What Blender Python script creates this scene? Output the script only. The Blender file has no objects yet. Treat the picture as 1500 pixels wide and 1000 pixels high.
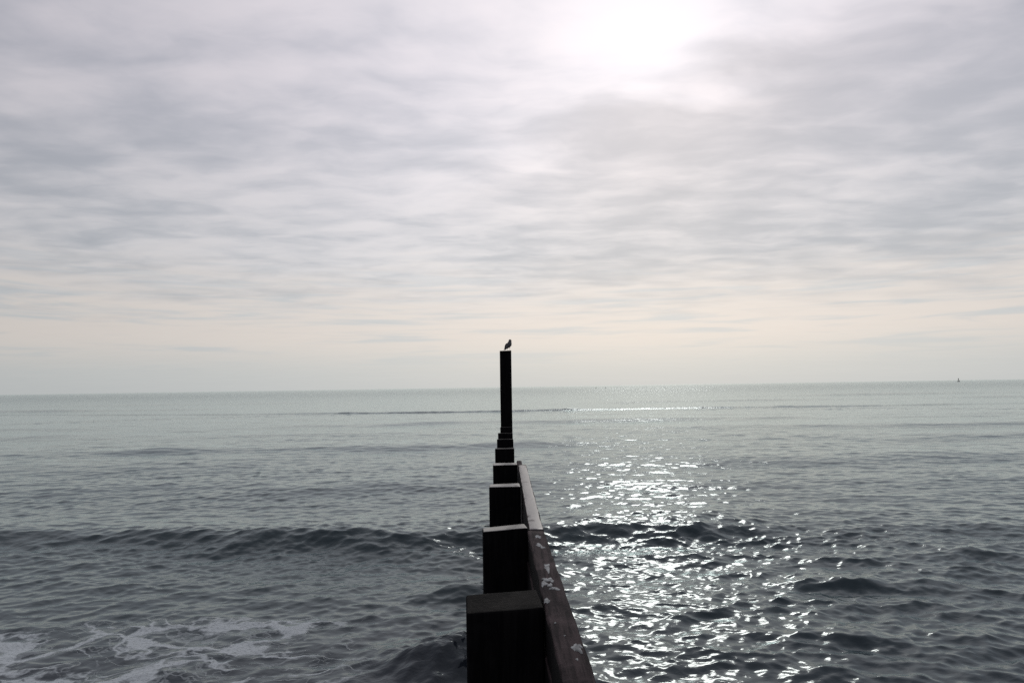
import bpy, bmesh, math, random
import numpy as np
from mathutils import Vector, Matrix, noise

sc = bpy.context.scene
COL = sc.collection
R = math.radians

# ------------------------------------------------------------------ camera
CAM_Z = 2.2
cam_d = bpy.data.cameras.new('camera')
cam_d.sensor_width = 36.0
cam_d.lens = 24.0
cam_d.clip_start = 0.05
cam_d.clip_end = 60000
cam = bpy.data.objects.new('camera', cam_d)
COL.objects.link(cam)
pitch, roll, yaw = math.atan(66.5 / 1000), math.atan(23 / 1500), R(0.46)
fwd = Vector((math.sin(yaw) * math.cos(pitch), math.cos(yaw) * math.cos(pitch), math.sin(pitch)))
rgt = Vector((math.cos(yaw), -math.sin(yaw), 0))
up = rgt.cross(fwd)
r2 = rgt * math.cos(roll) - up * math.sin(roll)
u2 = r2.cross(fwd)
m = Matrix((r2, u2, -fwd)).transposed().to_4x4()
m.translation = (0, 0, CAM_Z)
cam.matrix_world = m
sc.camera = cam

# ------------------------------------------------------------------ sky
SUN_EL, SUN_AZ = R(27.6), R(12.2)            # azimuth measured from +Y towards +X
sun_dir = Vector((math.sin(SUN_AZ) * math.cos(SUN_EL), math.cos(SUN_AZ) * math.cos(SUN_EL), math.sin(SUN_EL)))

class NT:
    """small helper that wires shader nodes"""
    def __init__(s, tree):
        s.t = tree
        s.t.nodes.clear()
    def n(s, kind, **kw):
        nd = s.t.nodes.new(kind)
        for k, v in kw.items():
            setattr(nd, k, v)
        return nd
    def put(s, sock, v):
        if isinstance(v, bpy.types.NodeSocket):
            s.t.links.new(v, sock)
        elif v is not None:
            sock.default_value = v
    def math(s, op, a, b=None, c=None, clamp=False):
        nd = s.n('ShaderNodeMath', operation=op, use_clamp=clamp)
        for i, v in enumerate((a, b, c)):
            s.put(nd.inputs[i], v)
        return nd.outputs[0]
    def vmath(s, op, a, b=None, out=0):
        nd = s.n('ShaderNodeVectorMath', operation=op)
        s.put(nd.inputs[0], a)
        if b is not None:
            s.put(nd.inputs[3 if op == 'SCALE' else 1], b)
        return nd.outputs[out]
    def mix(s, f, a, b, blend='MIX'):
        nd = s.n('ShaderNodeMix', data_type='RGBA', blend_type=blend)
        s.put(nd.inputs[0], f)
        s.put(nd.inputs[6], a)
        s.put(nd.inputs[7], b)
        return nd.outputs[2]
    def noise(s, vec, scale, detail=4, rough=.5, dist=0., lac=2.):
        nd = s.n('ShaderNodeTexNoise')
        s.put(nd.inputs['Vector'], vec)
        nd.inputs['Scale'].default_value = scale
        nd.inputs['Detail'].default_value = detail
        nd.inputs['Roughness'].default_value = rough
        nd.inputs['Distortion'].default_value = dist
        nd.inputs['Lacunarity'].default_value = lac
        return nd.outputs['Fac']
    def ramp(s, v, lo, hi, a=0., b=1., smooth=True):
        nd = s.n('ShaderNodeMapRange', interpolation_type='SMOOTHSTEP' if smooth else 'LINEAR')
        s.put(nd.inputs[0], v)
        s.put(nd.inputs[1], lo)
        s.put(nd.inputs[2], hi)
        s.put(nd.inputs[3], a)
        s.put(nd.inputs[4], b)
        return nd.outputs[0]
    def sep(s, v):
        nd = s.n('ShaderNodeSeparateXYZ')
        s.put(nd.inputs[0], v)
        return nd.outputs
    def comb(s, x, y, z=0.):
        nd = s.n('ShaderNodeCombineXYZ')
        for i, v in enumerate((x, y, z)):
            s.put(nd.inputs[i], v)
        return nd.outputs[0]

def lin(r, g, b, k=1.):
    f = lambda c: (c / 255 / 12.92 if c / 255 <= .04045 else ((c / 255 + .055) / 1.055) ** 2.4) * k
    return (f(r), f(g), f(b), 1)

world = bpy.data.worlds.new('World')
sc.world = world
world.use_nodes = True
w = NT(world.node_tree)
BG = 0.15                                      # Background strength; cloud colours are brought to the same scale as the clear sky
D = w.n('ShaderNodeTexCoord').outputs['Generated']
dx, dy, dz = w.sep(D)
el = w.math('MAXIMUM', dz, 0.0)
den = w.math('ADD', el, .055)
px, py = w.math('DIVIDE', dx, den), w.math('DIVIDE', dy, den)
P = w.comb(px, py)                             # where the view ray meets a flat cloud layer
# warp field
wn = w.n('ShaderNodeTexNoise')
w.put(wn.inputs['Vector'], P)
wn.inputs['Scale'].default_value = 2.2
wn.inputs['Detail'].default_value = 3
Pw = w.vmath('ADD', P, w.vmath('SCALE', w.vmath('SUBTRACT', wn.outputs['Color'], (.5, .5, .5)), .26))
Ps = w.vmath('MULTIPLY', Pw, (.64, 1.05, 1.0))
big = w.noise(w.vmath('ADD', Ps, (3.1, 7.7, 0)), .55, 3, .5)
mid = w.noise(w.vmath('ADD', Ps, (11.3, 2.2, 0)), 2.5, 5, .44)
fin = w.noise(w.vmath('ADD', Ps, (1.3, 9.2, 0)), 5.6, 5, .5)
dens = w.math('ADD', w.math('MULTIPLY', big, .50), w.math('ADD', w.math('MULTIPLY', mid, .52), w.math('MULTIPLY', fin, .54)))
# a thicker cloud bank whose edge runs just under the sun
edge = w.math('ADD', w.math('SUBTRACT', py, 2.28), w.math('MULTIPLY', w.math('SUBTRACT', px, .236), 1.3))
edge = w.math('ADD', edge, w.math('MULTIPLY', w.math('SUBTRACT', mid, .5), 1.6))
bank = w.ramp(edge, -.42, .35)
bank = w.math('MULTIPLY', bank, w.ramp(px, -1.2, .9))
thick = w.ramp(w.math('ADD', dens, w.math('MULTIPLY', bank, .07)), .57, 1.04)       # 0 thin .. 1 thick
# angle from the sun
cs = w.math('MAXIMUM', w.vmath('DOT_PRODUCT', D, tuple(sun_dir), out=1), -1.0)
ang = w.math('ARCCOSINE', w.math('MINIMUM', cs, 1.0))
def gauss(a, s):
    q = w.math('DIVIDE', a, s)
    return w.math('EXPONENT', w.math('MULTIPLY', w.math('MULTIPLY', q, q), -1.0))
core = gauss(ang, R(5.8))
halo = gauss(ang, R(21))
wide = gauss(ang, R(75))
open_ = w.math('SUBTRACT', 1.0, w.math('MULTIPLY', bank, .88))
lum = w.math('ADD', .24, w.math('MULTIPLY', wide, .39))
lum = w.math('MULTIPLY', lum, w.ramp(thick, 0, 1, 1.17, .85, False))
glow = w.math('ADD', w.math('MULTIPLY', core, .31), w.math('MULTIPLY', halo, .25))
glow = w.math('MULTIPLY', glow, w.math('MULTIPLY', open_, w.ramp(thick, 0, 1, 1.05, .72, False)))
lum = w.math('SMOOTH_MIN', w.math('ADD', lum, glow), .93, .3)
ctint = w.mix(thick, lin(254, 252, 254), lin(240, 245, 253))
# lilac higher up, greener grey lower down
ctint = w.mix(w.ramp(el, .12, .45), ctint, lin(254, 250, 255), 'MULTIPLY')
cloud = w.vmath('SCALE', ctint, lum)
# far pale band under the cloud deck: warm, then grey haze at the horizon, with thin streaks
streak = w.noise(w.comb(w.math('MULTIPLY', w.math('DIVIDE', dx, w.math('MAXIMUM', dy, .05)), 3.2), w.math('MULTIPLY', dz, 60.), 4.), 1.4, 5, .55, .4)
fade = w.math('ADD', el, w.math('MULTIPLY', w.math('SUBTRACT', mid, .5), .10))
warmf = w.ramp(fade, .20, .085)
warm = w.mix(w.ramp(streak, .48, .68), lin(233, 225, 219), lin(210, 213, 215))
warm = w.mix(w.ramp(el, .080, .015), warm, lin(209, 214, 215))
warm = w.vmath('SCALE', warm, w.math('ADD', .50, w.math('MULTIPLY', gauss(ang, R(62)), .50)))
sky = w.mix(w.math('MULTIPLY', warmf, .93), cloud, warm)
nis = w.n('ShaderNodeTexSky', sky_type='NISHITA', sun_disc=False, sun_elevation=SUN_EL, sun_rotation=SUN_AZ,
          altitude=0, air_density=1, dust_density=2)
col = w.mix(.94, nis.outputs[0], w.vmath('SCALE', sky, 10.0))
bg = w.n('ShaderNodeBackground')
w.put(bg.inputs[0], col)
bg.inputs[1].default_value = BG
w.t.links.new(bg.outputs[0], w.n('ShaderNodeOutputWorld').inputs[0])

# ------------------------------------------------------------------ sun (behind thin cloud)
sd = bpy.data.lights.new('sun', 'SUN')
sd.energy = .5
sd.angle = R(10)
sd.color = (1.0, .965, .92)
so = bpy.data.objects.new('sun', sd)
so.rotation_euler = sun_dir.to_track_quat('Z', 'Y').to_euler()
so.location = sun_dir * 50
COL.objects.link(so)

vs = sc.view_settings
vs.view_transform = 'Standard'
vs.look = 'None'
vs.exposure = -.585                            # the photograph is exposed for the bright sky
vs.gamma = 1
vs.use_curve_mapping = False
sc.cycles.use_denoising = False
sc.cycles.max_bounces = 6
sc.cycles.sample_clamp_indirect = 6

# ------------------------------------------------------------------ helpers
def mesh_obj(name, me, mat=None, parent=None):
    o = bpy.data.objects.new(name, me)
    COL.objects.link(o)
    if mat:
        me.materials.append(mat)
    if parent:
        o.parent = parent
    return o

def bm_obj(name, bm, mat, parent=None, smooth=False):
    me = bpy.data.meshes.new(name)
    bmesh.ops.recalc_face_normals(bm, faces=bm.faces)
    bm.to_mesh(me)
    bm.free()
    if smooth:
        me.polygons.foreach_set('use_smooth', [True] * len(me.polygons))
    return mesh_obj(name, me, mat, parent)

def thing(name, label, cat, loc=(0, 0, 0), group=None):
    o = bpy.data.objects.new(name, None)
    COL.objects.link(o)
    o.location = loc
    o['label'] = label
    o['category'] = cat
    if group:
        o['group'] = group
    return o

def principled(name):
    mt = bpy.data.materials.new(name)
    mt.use_nodes = True
    t = NT(mt.node_tree)
    b = t.n('ShaderNodeBsdfPrincipled')
    o = t.n('ShaderNodeOutputMaterial')
    t.t.links.new(b.outputs[0], o.inputs[0])
    return mt, t, b, o

# ------------------------------------------------------------------ sea
def band_tile(N, L, lmin, lmax, rms, seed, spread=2.0, p=3.0, head=0.0):
    """periodic patch of wind sea limited to a band of wavelengths; returns height and horizontal shift"""
    rng = np.random.default_rng(seed)
    k1 = np.fft.fftfreq(N, d=L / N) * 2 * np.pi
    kx, ky = np.meshgrid(k1, k1, indexing='ij')
    k = np.hypot(kx, ky)
    k[0, 0] = 1
    ca = (-(kx * math.sin(head)) - ky * math.cos(head)) / k
    S = k ** -p * np.where(ca > 0, ca, 0.0) ** spread
    lam = 2 * np.pi / k
    e = lambda a: np.clip(a, 0, 1)
    S = S * e((lam - lmin * .8) / (lmin * .4)) * e((lmax * 1.2 - lam) / (lmax * .4))
    S[0, 0] = 0
    a = np.sqrt(S) * (rng.normal(size=(N, N)) + 1j * rng.normal(size=(N, N)))
    h = np.fft.ifft2(a)
    sc_ = rms / np.std(h.real)
    ux = np.fft.ifft2(1j * kx / k * a).real * sc_
    uy = np.fft.ifft2(1j * ky / k * a).real * sc_
    return h.real * sc_, ux, uy

def sample(T, L, x, y):
    N = T.shape[0]
    u = (x / L * N) % N
    v = (y / L * N) % N
    i = np.floor(u).astype(int)
    j = np.floor(v).astype(int)
    fu = u - i
    fv = v - j
    fu = fu * fu * (3 - 2 * fu) * .0 + fu
    i %= N
    j %= N
    i1 = (i + 1) % N
    j1 = (j + 1) % N
    return (T[i, j] * (1 - fu) * (1 - fv) + T[i1, j] * fu * (1 - fv) + T[i, j1] * (1 - fu) * fv + T[i1, j1] * fu * fv)

def sstep(a, b, x):
    t = np.clip((x - a) / (b - a), 0, 1)
    return t * t * (3 - 2 * t)

def wob(x, s, seed):
    """smooth 1-D wobble in -1..1"""
    rng = np.random.default_rng(seed)
    r = 0
    for i in range(5):
        r = r + math.sin(0) + np.sin(x * s * 1.7 ** i + rng.uniform(0, 6.3)) / 1.45 ** i
    return r / 2.6

def swell(x, y, yc, hgt, wf, wb):
    """one rolling crest: steep on the shore side, long behind, a hollow ahead of it"""
    d = y - yc
    prof = np.where(d < 0, np.exp(-(d / wf) ** 2), np.exp(-(d / wb) ** 2))
    return hgt * (prof - .30 * np.exp(-((d + 2.1 * wf) / (1.3 * wf)) ** 2))

# rings and spokes: fine near the groyne, coarser with distance
rs = [1.6]
while rs[-1] < 30000:
    r = rs[-1]
    st = max(r / 330.0, r * r / 6000.0) * (1.0 if r > 3.6 else 2.5)
    rs.append(r + (min(st, .16) if 60 < r < 65 else st))
rs = np.array(rs)
fine = np.linspace(-46, 46, 1040)
tail = 46 + (np.linspace(0, 1, 70)[1:]) ** 1.6 * 133.95
az = np.radians(np.concatenate([-tail[::-1], fine, tail]))
RR, AZ = np.meshgrid(rs, az, indexing='ij')
X = RR * np.sin(AZ)
Y = RR * np.cos(AZ)
drr = np.gradient(rs)[:, None] + 0 * AZ
daz = np.gradient(az)[None, :] * RR
spacing = np.maximum(drr, daz)

BANDS = [  # N, tile size, shortest, longest, rms height, choppiness, seed, spread, heading
    (512, 61.0, 3.0, 14.0, .020, 1.0, 3, 6.0, .12),
    (512, 23.3, 1.1, 3.2, .0095, 1.0, 5, 3.0, -.10),
    (512, 9.7, .42, 1.2, .0092, 1.0, 8, 2.2, .15),
    (512, 4.1, .17, .45, .0060, .9, 13, 1.6, -.2),
    (512, 1.9, .085, .19, .0023, .7, 21, 1.0, .1),
]
Zs = np.zeros_like(X)
DX = np.zeros_like(X)
DY = np.zeros_like(X)
lost = np.zeros_like(X)                        # mean square slope of the waves too small for the mesh here
rot = 0.0
# gusts: patches of smoother and rougher water
gust = .85 + .30 * wob(X * .9 + Y * .35, .35, 4) * wob(Y * .8 - X * .2, .30, 9)
gust = np.clip(gust, .55, 1.25) * (1 + .22 * sstep(.5, 2.5, X) * sstep(16, 9, Y)) * (1 - .30 * sstep(10.5, 13, np.hypot(X, Y)))
calm_left = 1 - .28 * sstep(.5, -2.0, X) * sstep(9.0, 6.5, Y) * sstep(-2, 1, Y)
# water heaping up against the boards beside the front post
d1 = np.hypot((X + .40) / (.55 + .1 * wob(Y, 5., 63)), (Y - 5.75 - .30 * (X + .4) - .10 * wob(X, 4., 64)) / .36)
heap = np.exp(-d1 ** 2) * sstep(.25, .05, X)
for (N, L, l0, l1, rms, chop, seed, spr, head) in BANDS:
    h, ux, uy = band_tile(N, L, l0, l1, rms, seed, spr, 3.0, head)
    wgt = sstep(1.6, 3.6, l0 * 1.4 / spacing)
    ca, sa = math.cos(rot), math.sin(rot)
    u, v = X * ca - Y * sa, X * sa + Y * ca
    amp = wgt * gust * calm_left
    Zs += amp * ((1 + .15 * np.exp(-((Y - 9.9) / .7) ** 2) + 1.5 * heap) if l1 < 1.3 else 1) * sample(h, L, u, v)
    a = chop * amp * sample(ux, L, u, v)
    b = chop * amp * sample(uy, L, u, v)
    DX += a * ca + b * sa
    DY += -a * sa + b * ca
    lam = math.sqrt(l0 * l1)
    lost += (1 - wgt ** 2) * (rms * 2 * math.pi / lam) ** 2
    rot += .07 * (-1) ** seed

# rolling crests coming in to the shore
c1 = 10.15 + .012 * (X + 1) ** 2 * (X < -1) + .30 * wob(X, .55, 31) + .10 * wob(X, 1.9, 32)
e1 = .60 + .30 * wob(X, .7, 33)
e1 = e1 * (1 - .72 * sstep(2.9, 4.4, X)) * (1 - .35 * sstep(-4.2, -6.5, X)) * (1 - .35 * np.exp(-((X + 1.7) / .7) ** 2))
e1 = np.maximum(e1, .62 * sstep(.2, .7, X) * sstep(3.7, 2.8, X))
e1 = np.clip(e1, .05, 1.2) * sstep(60, 12, np.abs(X))
Zs += swell(X, Y, c1, .27 * e1, .40, 1.4)
c1b = 9.0 + .5 * wob(X, .35, 35)
Zs += swell(X, Y, c1b, .07 * np.clip(.4 + .6 * wob(X, .5, 36), 0, 1), .35, .7)
c2 = 62.2 + .004 * X ** 2 * (X < 0) + .9 * wob(X, .12, 41)
e2 = np.clip(.75 + .35 * wob(X, .55, 42), .0, 1.2) * (1 - .62 * sstep(-6, -30, X)) * sstep(52, 22, X) * sstep(-75, -45, X)
Zs += swell(X, Y, c2, .15 * e2, .42, 2.6)
for (yc, hh, sd_, wf) in ((15.5, .07, 51, .7), (20.0, .08, 52, .9), (26.2, .16, 53, .9), (34.5, .10, 54, 1.2), (44.0, .13, 55, 1.3), (88.0, .22, 56, 2.0), (118., .25, 57, 2.5)):
    cc = yc + .045 * yc * wob(X, 2.2 / yc, sd_)
    ee = np.clip(.35 + .75 * wob(X, 4.5 / yc, sd_ + 20), 0, 1.1)
    Zs += swell(X, Y, cc, hh * ee, wf, wf * 2.6)
# right foreground: broken crossing lumps
for (cx, cy, hh, lx, wf, tilt) in ((3.55, 7.6, .075, .5, .17, -.18), (4.5, 7.35, .05, .5, .16, -.16), (2.9, 6.0, .05, .4, .14, -.2), (4.4, 5.75, .05, .5, .15, -.2), (5.9, 8.7, .05, .6, .2, -.2)):
    e = np.exp(-((X - cx) / lx) ** 2)
    Zs += e * swell(X, Y, cy + tilt * (X - cx), hh, wf, wf * 2.6)
Zs += .20 * heap
Zs += heap * .030 * wob(X * 1.3 + Y * .5, 9.0, 61) * wob(Y - .4 * X, 11.0, 62)
Zs += .10 * np.exp(-((X + .45) / .5) ** 2 - ((Y - 7.5) / .22) ** 2) * (X < .2)

V = np.stack([X + DX, Y + DY, Zs], -1).reshape(-1, 3).astype(np.float32)
nr, na = X.shape
ii, jj = np.meshgrid(np.arange(nr - 1), np.arange(na - 1), indexing='ij')
q0 = (ii * na + jj).ravel()
F = np.stack([q0, q0 + 1, q0 + na + 1, q0 + na], 1)
F = F.astype(np.int32)
me = bpy.data.meshes.new('sea')
me.vertices.add(len(V))
me.vertices.foreach_set('co', V.ravel())
me.loops.add(F.size)
me.loops.foreach_set('vertex_index', F.ravel())
me.polygons.add(len(F))
me.polygons.foreach_set('loop_start', np.arange(len(F), dtype=np.int32) * 4)
me.polygons.foreach_set('use_smooth', np.ones(len(F), dtype=bool))
at = me.attributes.new('unresolved', 'FLOAT', 'POINT')
at.data.foreach_set('value', np.sqrt(lost).ravel().astype(np.float32))
at = me.attributes.new('agitated', 'FLOAT', 'POINT')
at.data.foreach_set('value', (heap + .2 * np.exp(-((Y - 9.8) / .6) ** 2) * sstep(20, 9, np.abs(X)) + .9 * np.exp(-((Y - c2) / 1.1) ** 2)).ravel().astype(np.float32))
me.update(calc_edges=True)

mt, t, b, out = principled('sea_water')
pos = t.n('ShaderNodeNewGeometry').outputs['Position']
x_, y_, z_ = t.sep(pos)
flat = t.comb(x_, y_, 0.)
un = t.n('ShaderNodeAttribute', attribute_name='unresolved').outputs['Fac']
# fine ripples everywhere; longer ripples where the mesh is too coarse to carry them
rA = t.noise(t.vmath('MULTIPLY', flat, (.75, 1.15, 1)), 9.0, 3, .5, .3)
rB = t.noise(t.vmath('MULTIPLY', flat, (.60, 1.1, 1)), 26.0, 3, .55, .2)
rC = t.noise(t.vmath('MULTIPLY', flat, (.55, 1.0, 1)), 2.4, 3, .55, .3)
rD = t.noise(t.vmath('MULTIPLY', flat, (.35, 1.0, 1)), .22, 3, .55)
ag = t.n('ShaderNodeAttribute', attribute_name='agitated').outputs['Fac']
hgt = t.math('ADD', t.math('MULTIPLY', rA, t.ramp(ag, 0, 1, .0070, .030, False)), t.math('MULTIPLY', rB, .0008))
hgt = t.math('ADD', hgt, t.math('MULTIPLY', t.math('MULTIPLY', rC, un), t.ramp(y_, 25, 300, .22, .55)))
hgt = t.math('ADD', hgt, t.math('MULTIPLY', t.math('MULTIPLY', rD, t.ramp(y_, 60, 400)), .55))
bump = t.n('ShaderNodeBump')
bump.inputs['Strength'].default_value = 1.0
bump.inputs['Distance'].default_value = 1.0
t.put(bump.inputs['Height'], hgt)
# silt stirred up near the shore
silt = t.ramp(t.math('ADD', y_, t.math('MULTIPLY', t.noise(flat, .5, 2), 3.0)), 9.5, 5.5)
silt = t.math('MULTIPLY', silt, t.ramp(x_, .3, -.8, .35, 1.0))
body = t.mix(silt, (.012, .026, .035, 1), (.032, .033, .045, 1))
# lacy foam left by the last wave
fw = t.n('ShaderNodeTexNoise')
t.put(fw.inputs['Vector'], flat)
fw.inputs['Scale'].default_value = 1.6
fw.inputs['Detail'].default_value = 4
fw.inputs['Scale'].default_value = 1.3
fw2 = t.n('ShaderNodeTexNoise')
t.put(fw2.inputs['Vector'], flat)
fw2.inputs['Scale'].default_value = 7.0
fw2.inputs['Detail'].default_value = 4
fv = t.vmath('ADD', flat, t.vmath('SCALE', t.vmath('SUBTRACT', fw.outputs['Color'], (.5, .5, .5)), 1.25))
fv = t.vmath('ADD', fv, t.vmath('SCALE', t.vmath('SUBTRACT', fw2.outputs['Color'], (.5, .5, .5)), .16))
fv = t.vmath('MULTIPLY', fv, (.62, 1.35, 1))
vo = t.n('ShaderNodeTexVoronoi', feature='DISTANCE_TO_EDGE')
t.put(vo.inputs['Vector'], fv)
vo.inputs['Scale'].default_value = 2.1
vo2 = t.n('ShaderNodeTexVoronoi', feature='DISTANCE_TO_EDGE')
t.put(vo2.inputs['Vector'], fv)
vo2.inputs['Scale'].default_value = 5.5
# region of foam: left of the groyne, in to the shore
reach = t.math('ADD', y_, t.math('MULTIPLY', t.math('SUBTRACT', t.noise(flat, .7, 4, .6), .5), 2.2))
reg = t.ramp(reach, 7.1, 5.9)
reg = t.math('MULTIPLY', reg, t.ramp(t.math('ADD', x_, t.math('MULTIPLY', t.noise(flat, 1.1, 3), .8)), -.4, -1.7))
patch = t.noise(t.vmath('MULTIPLY', fv, (.7, 1.2, 1)), 1.15, 4, .55)
wid = t.math('MULTIPLY', t.ramp(patch, .37, .68, .0, .20), reg)
foam1 = t.ramp(t.math('SUBTRACT', vo.outputs[0], wid), .03, -.06)
foam2 = t.ramp(t.math('SUBTRACT', vo2.outputs[0], t.math('MULTIPLY', wid, .55)), .03, -.03)
foam = t.math('MAXIMUM', foam1, t.math('MULTIPLY', foam2, .35))
foam = t.math('MULTIPLY', foam, t.ramp(wid, .0, .03))
grain = t.noise(flat, 38., 4, .65)
foam = t.math('MULTIPLY', foam, t.ramp(grain, .30, .55, .55, 1.0), clamp=True)
t.put(bump.inputs['Height'], t.math('ADD', hgt, t.math('MULTIPLY', foam, .005)))
# water body under a clear reflecting skin; foam lies on top as matt froth
t.t.nodes.remove(b)
dif = t.n('ShaderNodeBsdfDiffuse')
t.put(dif.inputs['Color'], body)
t.put(dif.inputs['Normal'], bump.outputs[0])
glo = t.n('ShaderNodeBsdfGlossy', distribution='MULTI_GGX')
glo.inputs['Color'].default_value = (.915, 1.0, 1.0, 1)
t.put(glo.inputs['Roughness'], t.ramp(un, 0, .15, .135, .11))
t.put(glo.inputs['Normal'], bump.outputs[0])
fr = t.n('ShaderNodeFresnel')
fr.inputs['IOR'].default_value = 1.40
t.put(fr.inputs['Normal'], bump.outputs[0])
m1 = t.n('ShaderNodeMixShader')
t.put(m1.inputs[0], fr.outputs[0])
t.put(m1.inputs[1], dif.outputs[0])
t.put(m1.inputs[2], glo.outputs[0])
froth = t.n('ShaderNodeBsdfDiffuse')
froth.inputs['Color'].default_value = (.60, .65, .67, 1)
t.put(froth.inputs['Normal'], bump.outputs[0])
m2 = t.n('ShaderNodeMixShader')
t.put(m2.inputs[0], t.math('MULTIPLY', foam, .9))
t.put(m2.inputs[1], m1.outputs[0])
t.put(m2.inputs[2], froth.outputs[0])
t.put(out.inputs[0], m2.outputs[0])
sea = mesh_obj('sea', me, mt)
sea['kind'] = 'structure'
sea['label'] = 'grey rippled sea with small rolling waves reaching to the horizon'

# ------------------------------------------------------------------ timber
def wood(name, base, base2, rough, grain_axis, spec=.5):
    mt, t, b, o = principled(name)
    tc = t.n('ShaderNodeNewGeometry')
    p = tc.outputs['Position']
    s = (14., 1.1, 14.) if grain_axis == 'Y' else (16., 16., 1.2)
    g = t.noise(t.vmath('MULTIPLY', p, s), 2.2, 6, .62, .5)
    g2 = t.noise(p, 7.0, 5, .6)
    g3 = t.noise(p, 60., 3, .6)
    c = t.mix(t.ramp(g, .40, .62), base, base2)
    c = t.mix(t.ramp(g2, .50, .72, 0, .55), c, tuple(v * 1.9 for v in base2[:3]) + (1,))
    wet = t.n('ShaderNodeAttribute', attribute_type='OBJECT', attribute_name='wet').outputs['Fac']
    nz = t.sep(tc.outputs['Normal'])[2]
    film = t.math('MULTIPLY', wet, t.ramp(nz, .6, .9))
    hole = t.ramp(t.noise(p, 4.3, 3, .55), .60, .70)
    film = t.math('MULTIPLY', film, t.math('SUBTRACT', 1.0, hole))
    return mt, t, b, p, c, g, g2, g3, film

def finish_wood(t, b, c, g, g3, film, rough, spec):
    t.put(b.inputs['Base Color'], c)
    b.inputs['Roughness'].default_value = rough
    b.inputs['Specular IOR Level'].default_value = spec
    bp = t.n('ShaderNodeBump')
    bp.inputs['Strength'].default_value = .7
    bp.inputs['Distance'].default_value = .012
    t.put(bp.inputs['Height'], t.math('ADD', g, t.math('MULTIPLY', g3, .25)))
    t.put(b.inputs['Normal'], bp.outputs[0])
    # standing film of sea water over the wet pieces
    t.put(b.inputs['Coat Weight'], film)
    b.inputs['Coat Roughness'].default_value = .28
    b.inputs['Coat IOR'].default_value = 1.65

mt_post, t, b, p, c, g, g2, g3, film = wood('tarred_timber', (.004, .0038, .0048, 1), (.008, .0075, .0085, 1), .8, 'Z')
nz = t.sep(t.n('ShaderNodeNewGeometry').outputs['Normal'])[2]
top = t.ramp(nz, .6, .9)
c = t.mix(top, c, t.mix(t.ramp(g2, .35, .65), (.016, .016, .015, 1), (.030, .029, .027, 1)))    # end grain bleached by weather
finish_wood(t, b, c, g, g3, film, .9, .04)
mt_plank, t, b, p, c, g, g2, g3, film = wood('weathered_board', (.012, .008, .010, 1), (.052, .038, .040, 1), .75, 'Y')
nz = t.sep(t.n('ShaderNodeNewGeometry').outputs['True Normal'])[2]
c = t.mix(t.ramp(nz, .2, .6), (.005, .0045, .005, 1), c)        # shade painted into the colour: side faces near black
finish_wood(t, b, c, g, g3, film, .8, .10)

mt_drop, t, b, out = principled('bird_dropping')
p = t.n('ShaderNodeNewGeometry').outputs['Position']
t.put(b.inputs['Base Color'], t.mix(t.ramp(t.noise(p, 45, 4), .4, .65), (.20, .21, .21, 1), (.46, .48, .48, 1)))
b.inputs['Roughness'].default_value = .8

rnd = random.Random(7)

def worn_box(x0, x1, y0, y1, z0, tops, seed, cuts=(2, 2, 6), jit=.004, bev=.012):
    """squared timber with individual top-corner heights (fl, fr, bl, br), bevelled and slightly worn"""
    bm = bmesh.new()
    fl, fr, bl, br = tops
    vs = [bm.verts.new(v) for v in ((x0, y0, z0), (x1, y0, z0), (x1, y1, z0), (x0, y1, z0), (x0, y0, fl), (x1, y0, fr), (x1, y1, br), (x0, y1, bl))]
    for f in ((0, 3, 2, 1), (4, 5, 6, 7), (0, 1, 5, 4), (1, 2, 6, 5), (2, 3, 7, 6), (3, 0, 4, 7)):
        bm.faces.new([vs[i] for i in f])
    bmesh.ops.bevel(bm, geom=list(bm.edges), offset=bev, segments=2, profile=.6, affect='EDGES')
    long_e = [e for e in bm.edges if e.calc_length() > .1]
    bmesh.ops.subdivide_edges(bm, edges=long_e, cuts=3, use_grid_fill=True)
    r = random.Random(seed)
    for v in bm.verts:
        q = Vector((v.co.x * 3.1 + seed * 5.7, v.co.y * 3.1, v.co.z * 2.3))
        v.co += noise.noise_vector(q) * jit * 1.6 + Vector((r.uniform(-1, 1), r.uniform(-1, 1), r.uniform(-1, 1))) * .0008
    return bm

def box_smooth(name, bm, mat, parent):
    o = bm_obj(name, bm, mat, parent, smooth=True)
    bpy_mod = o.modifiers.new('edges', 'WEIGHTED_NORMAL')
    return o

groyne = thing('groyne', 'dark timber groyne of square posts and boards running out into the sea', 'groyne', (0, 0, 0))
H = 1.2
# x0, x1, front y, back y, top corners (front left, front right, back left, back right), twist
POSTS = [
    (-.204, .140, 3.13, 3.40, (H - .004, H + .010, H, H + .018), 4.0),
    (-.190, .125, 4.83, 5.05, (H, H + .016, H - .018, H + .004), 5.0),
    (-.200, .112, 6.93, 7.17, (H, H + .004, H, H + .004), 1.0),
    (-.200, .112, 8.85, 9.10, (H, H, H, H), 0.5),
    (-.212, .102, 11.16, 11.40, (H, H, H - .005, H), -.5),
    (-.212, .102, 13.18, 13.42, (H, H, H - .01, H - .01), 0),
    (-.218, .104, 14.93, 15.17, (H, H, H - .012, H - .012), 0),
    (-.190, .112, 17.20, 17.44, (H, H, H - .012, H - .012), 0),
]
for i, (x0, x1, y0, y1, tp, tw) in enumerate(POSTS):
    cx, cy = (x0 + x1) / 2, (y0 + y1) / 2
    bm = worn_box(x0 - cx, x1 - cx, y0 - cy, y1 - cy, -1.6, tp, 100 + i)
    o = box_smooth('post', bm, mt_post, groyne)
    o.location = (cx, cy, 0)
    o.rotation_euler.z = R(tw)
    o['wet'] = (0.0, 1.0, 1.0, 1.0, .25, .15, .1, .1)[i]

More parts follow.
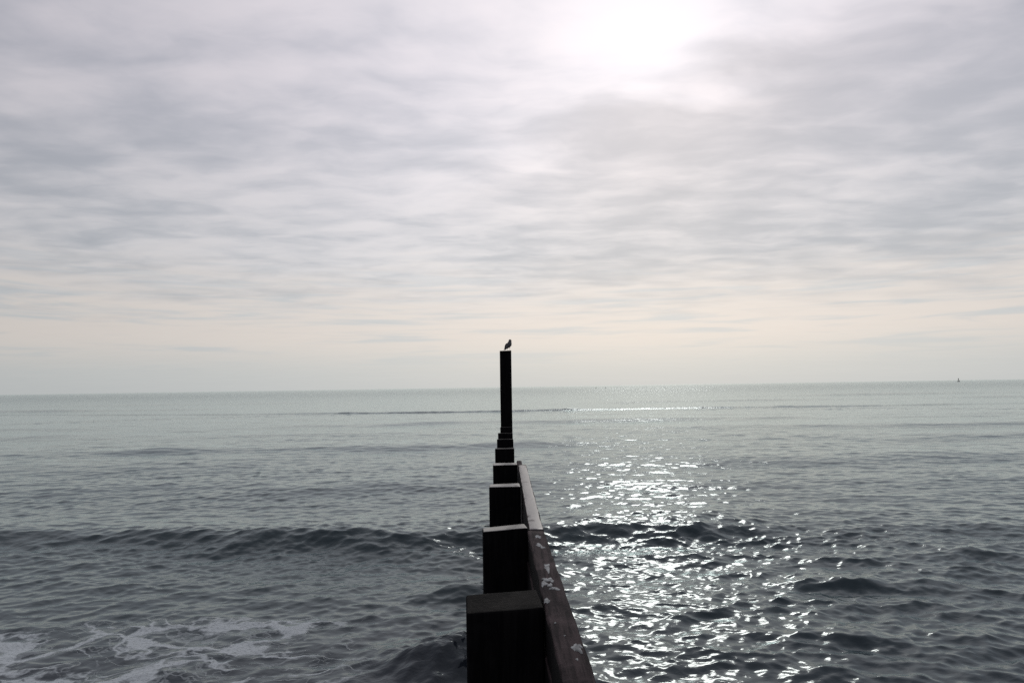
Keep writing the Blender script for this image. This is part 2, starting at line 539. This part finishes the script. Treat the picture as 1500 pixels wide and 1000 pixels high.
# boards: x0, x1, y0, y1, wet; five courses high
RUNS = [(.182, .301, -1.2, 4.815, 0.0, H + .006), (.134, .238, 4.830, 8.93, 1.0, H - .004), (.130, .208, 8.945, 10.8, .0, H - .15)]
for k, (x0, x1, y0, y1, wet, ztop) in enumerate(RUNS):
    z = ztop
    for c_ in range(8):
        hb = (.205, .222, .215, .225)[c_ % 4]
        ins = 0.0 if c_ == 0 else rnd.uniform(-.006, .006)
        L = y1 - y0
        bm = bmesh.new()
        ny = max(4, int(L / .12)) if c_ == 0 else 6
        r = random.Random(300 + k * 20 + c_)
        ringv = []
        bev = .011
        # chamfered section swept along the run, with wear along the arrises
        for s in range(ny + 1):
            yy = -L / 2 + L * s / ny
            hw, hh = (x1 - x0) / 2, hb / 2 - .003
            pr = [(-hw, -hh + bev), (-hw, hh - bev), (-hw + bev * .4, hh - bev * .35), (-hw + bev, hh), (0, hh + .002), (hw - bev, hh), (hw - bev * .4, hh - bev * .35), (hw, hh - bev), (hw, -hh + bev), (hw - bev, -hh), (-hw + bev, -hh)]
            ringv.append([bm.verts.new((q[0] + r.uniform(-.003, .003), yy, q[1] + r.uniform(-.0025, .0025))) for q in pr])
        n = len(ringv[0])
        for s in range(ny):
            for a in range(n):
                bm.faces.new((ringv[s][a], ringv[s][(a + 1) % n], ringv[s + 1][(a + 1) % n], ringv[s + 1][a]))
        bm.faces.new(ringv[0])
        bm.faces.new(ringv[-1][::-1])
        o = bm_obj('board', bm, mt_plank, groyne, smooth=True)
        o.modifiers.new('edges', 'WEIGHTED_NORMAL')
        o.location = ((x0 + x1) / 2 + ins, (y0 + y1) / 2, z - hb / 2)
        o.rotation_euler.z = R((1.11, .15, .0)[k])
        o['wet'] = wet if c_ == 0 else 0.0
        if c_ == 0:
            if k == 0:
                near_board = o
        z -= hb

# bird droppings and dried scum on the dry board
def blot(cx, cy, rx, ry, seed, hgt=.006):
    r = random.Random(seed)
    bm = bmesh.new()
    n = 40
    ph = [r.uniform(0, 6.28) for _ in range(5)]
    def rad(a):
        return 1 + .22 * math.sin(2 * a + ph[0]) + .20 * math.sin(3 * a + ph[1]) + .14 * math.sin(5 * a + ph[2]) + .12 * math.sin(8 * a + ph[3]) + .08 * math.sin(13 * a + ph[4])
    prev = None
    c0 = bm.verts.new((0, 0, hgt))
    rings = []
    for f_, h_ in ((.45, hgt * .95), (.8, hgt * .7), (1.0, -.003)):
        rings.append([bm.verts.new((rx * f_ * rad(6.283 * i / n) * math.cos(6.283 * i / n), ry * f_ * rad(6.283 * i / n) * math.sin(6.283 * i / n), h_ + r.uniform(-.001, .001))) for i in range(n)])
    for i in range(n):
        bm.faces.new((c0, rings[0][i], rings[0][(i + 1) % n]))
        for a in range(2):
            bm.faces.new((rings[a][i], rings[a + 1][i], rings[a + 1][(i + 1) % n], rings[a][(i + 1) % n]))
    o = bm_obj('dropping', bm, mt_drop, near_board, smooth=True)
    bpy.context.view_layer.update()
    o.location = near_board.matrix_world.inverted() @ Vector((cx, cy, H + .0065))
    return o
for i, (cx, cy, rx, ry, hh) in enumerate(((.206, 3.83, .017, .075, .012), (.206, 3.59, .020, .032, .006), (.186, 3.60, .018, .030, .004), (.172, 3.53, .013, .05, .004),
                              (.217, 3.44, .022, .022, .005), (.200, 3.50, .012, .035, .004), (.170, 3.25, .014, .028, .010), (.250, 2.67, .016, .040, .004), (.262, 2.69, .010, .018, .003),
                              (.240, 2.56, .005, .008, .002), (.186, 4.37, .02, .05, .003), (.204, 4.30, .014, .03, .003), (.188, 2.95, .004, .006, .002), (.215, 2.80, .004, .006, .002), (.190, 4.62, .016, .05, .003))):
    blot(cx, cy, rx, ry, 500 + i, hh * .4)

# ------------------------------------------------------------------ tall end pile
bm = worn_box(-.162, .160, -.15, .15, -4.2, (0, .004, -.004, 0), 77)
pile = bm_obj('marker_pile', bm, mt_post, None, smooth=True)
pile.modifiers.new('edges', 'WEIGHTED_NORMAL')
pile.location = (-.032, 19.15, 3.21)
pile['label'] = 'tall dark square timber pile at the seaward end of the groyne'
pile['category'] = 'pile'
pile['wet'] = 0.0

# ------------------------------------------------------------------ gull
def mat_plain(name, c1, c2, scale, rough=.7):
    mt, t, b, o = principled(name)
    q = t.n('ShaderNodeTexCoord').outputs['Object']
    t.put(b.inputs['Base Color'], t.mix(t.ramp(t.noise(q, scale, 4), .4, .6), c1, c2))
    b.inputs['Roughness'].default_value = rough
    return mt
m_feather = mat_plain('grey_feather', (.045, .045, .048, 1), (.075, .075, .08, 1), 60)
m_wing = mat_plain('dark_wing_feather', (.03, .03, .034, 1), (.055, .055, .06, 1), 80)
m_leg = mat_plain('pale_leg', (.35, .30, .28, 1), (.42, .36, .33, 1), 80)
m_beak = mat_plain('beak_horn', (.05, .04, .03, 1), (.07, .055, .04, 1), 80)
m_eye = mat_plain('eye_dark', (.005, .005, .005, 1), (.008, .008, .008, 1), 50, .2)

def loft(path, n=14):
    """path of (centre, half width, half height); closed tapered body, sections square to the path"""
    bm = bmesh.new()
    pts = [Vector(p[0]) for p in path]
    rings = []
    for i, (c_, hw, hh) in enumerate(path):
        tan = (pts[min(i + 1, len(pts) - 1)] - pts[max(i - 1, 0)]).normalized()
        side = Vector((0, 1, 0))
        nrm = side.cross(tan).normalized()
        rings.append([bm.verts.new(Vector(c_) + side * hw * math.cos(6.28318 * a / n) + nrm * hh * math.sin(6.28318 * a / n)) for a in range(n)])
    for i in range(len(rings) - 1):
        for a in range(n):
            bm.faces.new((rings[i][a], rings[i][(a + 1) % n], rings[i + 1][(a + 1) % n], rings[i + 1][a]))
    bm.faces.new(rings[0])
    bm.faces.new(rings[-1][::-1])
    return bm

gull = thing('gull', 'grey gull perched on top of the tall timber pile', 'bird', (.055, 19.12, 3.2145))
gull.rotation_euler.z = R(52)
gull.scale = (1.0, 1.12, 1.02)
# body faces +X (turned a little away from the beach), tail down behind
body_path = [((-.135, 0, .050), .022, .006), ((-.115, 0, .062), .028, .014), ((-.085, 0, .085), .038, .030), ((-.045, 0, .118), .054, .050), ((0, 0, .150), .063, .064),
             ((.038, 0, .185), .060, .064), ((.057, 0, .222), .052, .054), ((.062, 0, .250), .040, .041), ((.066, 0, .272), .036, .036), ((.071, 0, .292), .034, .033),
             ((.074, 0, .306), .024, .022), ((.078, 0, .315), .010, .008)]
body_o = bm_obj('body', loft(body_path, 16), m_feather, gull, smooth=True)
for s in (-1, 1):
    wp = [((.048, s * .055, .190), .006, .022), ((.020, s * .064, .175), .010, .040), ((-.030, s * .062, .140), .011, .044), ((-.080, s * .050, .100), .009, .034),
          ((-.125, s * .034, .062), .006, .020), ((-.165, s * .020, .036), .003, .006)]
    bm_obj('wing', loft(wp, 10), m_wing, gull, smooth=True)
bm_obj('tail', loft([((-.11, 0, .058), .030, .008), ((-.15, 0, .034), .032, .006), ((-.185, 0, .014), .034, .004)], 10), m_wing, gull, smooth=True)
bm_obj('beak', loft([((.090, 0, .288), .011, .011), ((.115, 0, .283), .008, .009), ((.135, 0, .276), .005, .007), ((.146, 0, .266), .002, .003)], 8), m_beak, gull, smooth=True)
for s in (-1, 1):
    bm = bmesh.new()
    bmesh.ops.create_uvsphere(bm, u_segments=8, v_segments=6, radius=.005)
    e = bm_obj('eye', bm, m_eye, gull, smooth=True)
    e.location = (.082, s * .027, .294)
    bm = bmesh.new()
    def tube(a, b_, r0, r1):
        a, b_ = Vector(a), Vector(b_)
        z = (b_ - a).normalized()
        q = z.to_track_quat('Z', 'Y')
        ra = [bm.verts.new(a + q @ Vector((r0 * math.cos(k * 1.0472), r0 * math.sin(k * 1.0472), 0))) for k in range(6)]
        rb = [bm.verts.new(b_ + q @ Vector((r1 * math.cos(k * 1.0472), r1 * math.sin(k * 1.0472), 0))) for k in range(6)]
        for k in range(6):
            bm.faces.new((ra[k], ra[(k + 1) % 6], rb[(k + 1) % 6], rb[k]))
        bm.faces.new(ra)
        bm.faces.new(rb[::-1])
    fx, fy = .012, s * .032
    tube((fx + .004, fy, .100), (fx - .008, fy, .055), .009, .0045)
    tube((fx - .008, fy, .056), (fx, fy, .004), .0042, .004)
    for da in (-.45, 0, .45):
        tube((fx, fy, .005), (fx + .042 * math.cos(da), fy + .042 * math.sin(da), .003), .004, .002)
    bm_obj('leg', bm, m_leg, gull, smooth=True)

# ------------------------------------------------------------------ marks out at sea
m_dark = mat_plain('dark_painted_steel', (.02, .02, .022, 1), (.035, .033, .033, 1), 2)
def on_ray(px_, py_, z, dist):
    v = fwd * 1000 + r2 * (px_ - 750) - u2 * (py_ - 500)
    k = dist / math.hypot(v.x, v.y)
    return (v.x * k, v.y * k, z)

def lathe(prof, n=20):
    bm = bmesh.new()
    rings = [[bm.verts.new((r_ * math.cos(6.28318 * i / n), r_ * math.sin(6.28318 * i / n), z)) for i in range(n)] for r_, z in prof]
    for a in range(len(rings) - 1):
        for i in range(n):
            bm.faces.new((rings[a][i], rings[a][(i + 1) % n], rings[a + 1][(i + 1) % n], rings[a + 1][i]))
    bm.faces.new(rings[0][::-1])
    bm.faces.new(rings[-1])
    return bm

def bars(pairs, rad):
    bm = bmesh.new()
    for a, b_ in pairs:
        a, b_ = Vector(a), Vector(b_)
        q = (b_ - a).to_track_quat('Z', 'Y')
        ra = [bm.verts.new(a + q @ Vector((rad * math.cos(k * 1.0472), rad * math.sin(k * 1.0472), 0))) for k in range(6)]
        rb = [bm.verts.new(b_ + q @ Vector((rad * math.cos(k * 1.0472), rad * math.sin(k * 1.0472), 0))) for k in range(6)]
        for k in range(6):
            bm.faces.new((ra[k], ra[(k + 1) % 6], rb[(k + 1) % 6], rb[k]))
        bm.faces.new(ra)
        bm.faces.new(rb[::-1])
    return bm

buoy = thing('channel_buoy', 'dark pointed channel buoy far out on the horizon', 'buoy', on_ray(1404, 556, 0, 1150))
bm_obj('hull', lathe([(.9, -.9), (1.5, -.5), (1.7, .1), (1.7, .6), (1.45, .85), (.5, .95)]), m_dark, buoy, smooth=True)
legs = [((1.05 * math.cos(a), 1.05 * math.sin(a), .8), (.28 * math.cos(a), .28 * math.sin(a), 3.6)) for a in (0.4, 1.97, 3.54, 5.11)]
for lg in legs:
    bm_obj('tower_leg', bars([lg], .16), m_dark, buoy)
bm_obj('lamp_platform', lathe([(.55, 3.45), (.6, 3.6), (.55, 3.72)]), m_dark, buoy)
bm_obj('topmark', lathe([(.4, 3.7), (.5, 3.9), (.42, 4.3), (.10, 5.0), (.02, 5.05)]), m_dark, buoy, smooth=True)
for px_, lab in ((873, 'small dark mooring float on the far water, the one nearer the tall pile'), (887, 'small dark mooring float on the far water, the one farther from the tall pile')):
    fl = thing('mooring_float', lab, 'float', on_ray(px_, 568, 0, 640), 'floats moored on the far water')
    bm_obj('float_ball', lathe([(.1, -.35), (.36, -.25), (.46, 0), (.44, .2), (.3, .36), (.1, .42)]), m_dark, fl, smooth=True)
    bm_obj('mooring_ring', bars([((-.12, 0, .36), (-.10, 0, .6)), ((.12, 0, .36), (.10, 0, .6)), ((-.11, 0, .6), (.11, 0, .6))], .05), m_dark, fl)
